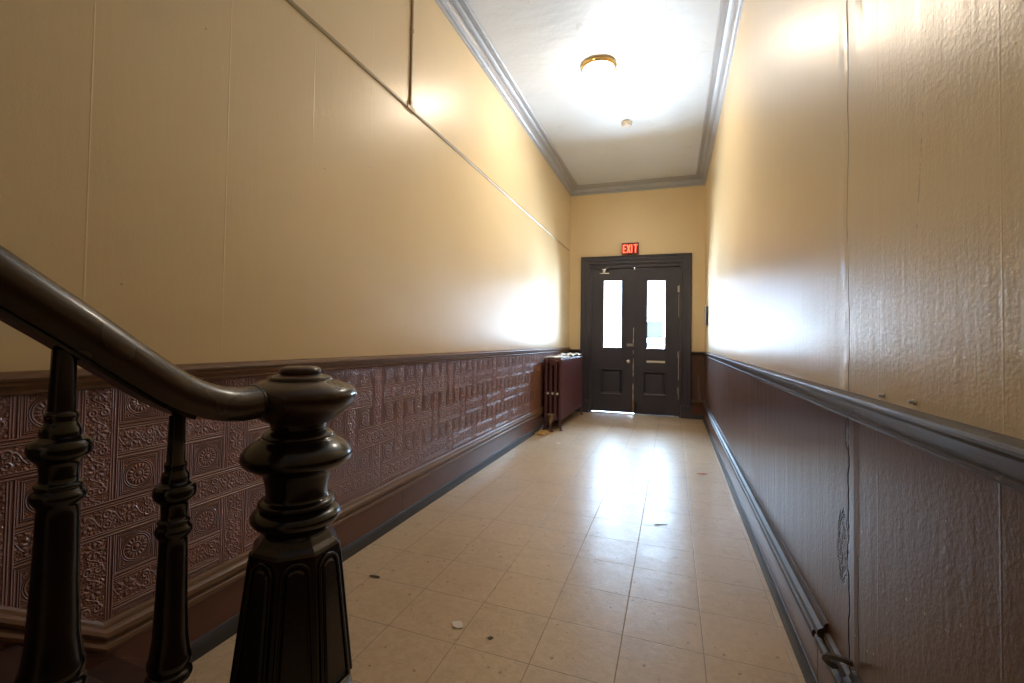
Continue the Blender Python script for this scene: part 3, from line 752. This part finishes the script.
# ------------------------------------------------------------------ radiator
ra = empty('radiator', (-1.49, 6.01, 0)); tag(ra, 'maroon cast iron column radiator standing beside the double doors', 'radiator')
NSEC, PITCHS = 24, .064
CX3 = (-.096, -.032, .032, .096)
def section(first, y):
    bm = NB(); H0, H1 = .125, .958
    for x in CX3:
        prof = [(a * 1.0, b * 1.12) for a, b in circ(.0245, 14)]
        zz = [H0 + .012, H0 + .022, H0 + .06, H0 + .11, .5, H1 - .11, H1 - .06, H1 - .022, H1 - .010, H1]
        sweep(bm, [(x, y, z) for z in zz], prof, (0, 1, 0), scales=[1.18, 1.28, 1.28, 1.0, .98, 1.0, 1.28, 1.28, 1.12, .75])
    for z, r in ((H1 - .045, .036), (H0 + .045, .036)):      # hubs that join the columns and the sections
        sweep(bm, [(-.098, y, z), (.098, y, z)], circ(.026, 12), (0, 1, 0))
        lathe(bm, [(.022, 0), (r, .008), (r, PITCHS - .008), (.022, PITCHS)], 14, (0, y - PITCHS / 2, z), 'Y')
    for x in (-.064, 0, .064): box(bm, (x - .012, y - .010, .478), (x + .012, y + .010, .500), .004)
    o = link('section', bm, M['radi'], ra, smooth=45)
    return o
s0 = section(True, .03)
for i in range(1, NSEC):
    o = s0.copy(); COL.objects.link(o); o.parent = ra; o.location = (0, i * PITCHS, 0)
for x in (-.064, 0, .064):
    bm = NB(); lathe(bm, [(0, 0), (.012, 0), (.017, .006), (.016, .018), (.008, .024), (0, .024)], 16, (x, -.004, .489), 'Y'); k = link('boss', bm, M['chip'], ra, smooth=50); k['label'] = 'pale worn boss between columns'
bm = NB(); lathe(bm, [(0, 0), (.036, 0), (.040, .006), (.036, .016), (.02, .02), (0, .02)], 20, (0, -.010, .900), 'Y'); link('end_plug', bm, M['radi'], ra, smooth=40)
for y in (.03, (NSEC - 1) * PITCHS + .03):
    for x in (-.088, .088):
        bm = NB(); s = 1 if x > 0 else -1
        sweep(bm, spline([(x, y, .16), (x + .004 * s, y, .10), (x + .014 * s, y, .05), (x + .028 * s, y, .010)], 4), circ(.017, 10), (0, 1, 0), scales=None)
        lathe(bm, [(0, 0), (.026, 0), (.024, .010), (.012, .018), (0, .02)], 14, (x + .028 * s, y, 0)); link('foot', bm, M['radi'], ra, smooth=50)
vx = -.005
bm = NB(); lathe(bm, [(0, 0), (.020, 0), (.020, .06), (.032, .062), (.032, .088), (0, .088)], 18, (vx, -.075, .165), 'Y')
lathe(bm, [(0, 0), (.020, 0), (.026, .015), (.036, .04), (.036, .07), (.026, .09), (.018, .10), (0, .10)], 18, (vx, -.085, .115)); link('valve_body', bm, M['valve'], ra, smooth=45)
bm = NB(); lathe(bm, [(0, 0), (.011, 0), (.011, .03), (0, .03)], 14, (vx, -.085, .20))
for q in range(6):
    a = q * PI / 3; lathe(bm, [(0, 0), (.016, .002), (.018, .012), (.010, .020), (0, .021)], 10, (vx + .044 * math.cos(a), -.085 + .044 * math.sin(a), .216))
lathe(bm, [(0, .0), (.040, 0), (.044, .006), (.040, .014), (.014, .020), (0, .020)], 18, (vx, -.085, .218)); link('valve_wheel', bm, M['valve'], ra, smooth=45)
bm = NB(); lathe(bm, [(0, 0), (.044, 0), (.042, .006), (.020, .010), (.017, .12), (0, .12)], 18, (vx, -.085, 0)); link('supply_pipe', bm, M['radi'], ra, smooth=45)

# paper on the radiator
def sheet(name, x0, x1, y0, y1, z, amp, mat, label, cat, seed, n=14, thick=.0015, fine=9):
    r_ = random.Random(seed); bm = NB(); ph = [r_.uniform(0, 6) for _ in range(8)]
    def hh(u, v): return amp * (math.sin(fine * u + ph[0]) * math.cos(fine * .8 * v + ph[1]) + .6 * math.sin(fine * 1.9 * v + ph[2] + 2 * u) + .4 * math.sin(fine * 2.3 * u + ph[3]) + 2.0)
    g = [[bm.verts.new((x0 + (x1 - x0) * i / n, y0 + (y1 - y0) * j / n, z + hh(i / n, j / n))) for j in range(n + 1)] for i in range(n + 1)]
    for i in range(n):
        for j in range(n): bm.faces.new((g[i][j], g[i + 1][j], g[i + 1][j + 1], g[i][j + 1]))
    ex = bmesh.ops.extrude_face_region(bm, geom=list(bm.faces)); bmesh.ops.translate(bm, vec=(0, 0, thick), verts=[v for v in ex['geom'] if isinstance(v, bmesh.types.BMVert)])
    cx, cy = (x0 + x1) / 2, (y0 + y1) / 2
    bmesh.ops.translate(bm, vec=(-cx, -cy, -z), verts=bm.verts)
    return tag(link(name, bm, mat, smooth=50, loc=(cx, cy, z)), label, cat)
sheet('paper_sheet', -1.605, -1.375, 6.02, 6.60, .962, .002, M['paper'], 'flat white paper sheet lying on the near end of the radiator', 'paper', 3, thick=.012)
sheet('crumpled_paper', -1.600, -1.375, 6.66, 7.46, .961, .014, M['paper'], 'crumpled whitish paper lying on the far end of the radiator', 'paper', 5, n=26, fine=13)

# ------------------------------------------------------------------ litter on the floor
def scrap(name, x, y, pts, mat, label, cat, curl=.006, t=.0012):
    bm = NB(); vs = [(px, py, .001 + curl * abs(px + py) * 18 * .5) for px, py in pts]
    lo = [bm.verts.new(v) for v in vs]; hi = [bm.verts.new((a, b, c + t)) for a, b, c in vs]
    bm.faces.new(lo); bm.faces.new(list(reversed(hi)))
    for i in range(len(vs)): j = (i + 1) % len(vs); bm.faces.new((lo[i], lo[j], hi[j], hi[i]))
    return tag(link(name, bm, mat, loc=(x, y, 0)), label, cat)
scrap('paint_scrap', -.831, 1.775, [(-.030, .004), (-.012, -.022), (.010, -.026), (.026, -.012), (.018, .010), (.004, .022), (-.016, .020)], M['chip'], 'curled pale scrap on the tiles beyond the newel post', 'scrap', .010)
scrap('dry_leaf', .26, 4.617, [(-.050, -.010), (-.020, -.026), (.020, -.018), (.055, .004), (.020, .024), (-.022, .020)], M['orange'], 'orange dry leaf on the floor near the right baseboard', 'leaf', .008)
scrap('dark_flake', -.676, 1.747, [(-.012, -.006), (.004, -.010), (.014, .004), (.0, .010)], M['flake'], 'small dark flake on the tiles just right of the pale scrap', 'flake')
scrap('bark_chip', -1.385, 1.972, [(-.030, -.006), (.0, -.012), (.030, -.004), (.022, .008), (-.02, .008)], M['flake'], 'brown chip on the floor near the left baseboard', 'flake')
scrap('leaf_stem', -.062, 3.22, [(-.045, -.012), (-.02, -.006), (.04, .016), (.035, .022), (-.03, .004)], M['flake'], 'brown curled leaf stem in the bright floor reflection', 'leaf')
scrap('paper_bit', -1.24, 5.30, [(-.020, -.014), (.022, -.012), (.024, .012), (-.016, .016)], M['paper'], 'white paper bit on the floor in front of the radiator', 'scrap')
r_ = random.Random(11); bm = NB()
for i in range(75):
    a = r_.uniform(0, PI); L_ = r_.uniform(.04, .13); cx, cy, cz = r_.gauss(0, .032), r_.gauss(0, .05), abs(r_.gauss(0, .010)) + .003
    d = Vector((math.cos(a), math.sin(a), r_.uniform(-.12, .25))) * L_ / 2; c = Vector((cx, cy, cz + abs(d.z)))
    mid = c + Vector((0, 0, r_.uniform(0, .012)))
    sweep(bm, [c - d, mid, c + d], circ(r_.uniform(.0015, .004), 5), (0, 0, 1))
tag(link('straw_litter', bm, M['straw'], loc=(-1.555, 5.74, 0)), 'heap of dry golden straw on the floor at the radiator valve', 'litter', kind='stuff')

# ------------------------------------------------------------------ the street outside
bd = empty('facade', (0, 20, -1.0)); tag(bd, 'pale house front across the street seen through the right door window', 'building')
bm = NB(); wx0, wx1, wz0, wz1 = -.98, -.36, 2.36, 3.06
for a, b in (((-1.9, 0, 0), (wx0, .4, 3.6)), ((wx1, 0, 0), (1.0, .4, 3.6)), ((wx0, 0, 0), (wx1, .4, wz0)), ((wx0, 0, wz1), (wx1, .4, 3.6)), ((-2.0, -.1, 3.6), (1.1, .5, 3.75))): box(bm, a, b)
link('front_wall', bm, M['fac'], bd)
bm = NB(); box(bm, (wx0, .12, wz0), (wx1, .16, wz1)); link('window', bm, M['facwin'], bd)
bm = NB(); box(bm, (wx0 - .02, -.08, 1.99), (wx1 + .02, .02, 2.17)); link('sign_panel', bm, M['facwin'], bd)
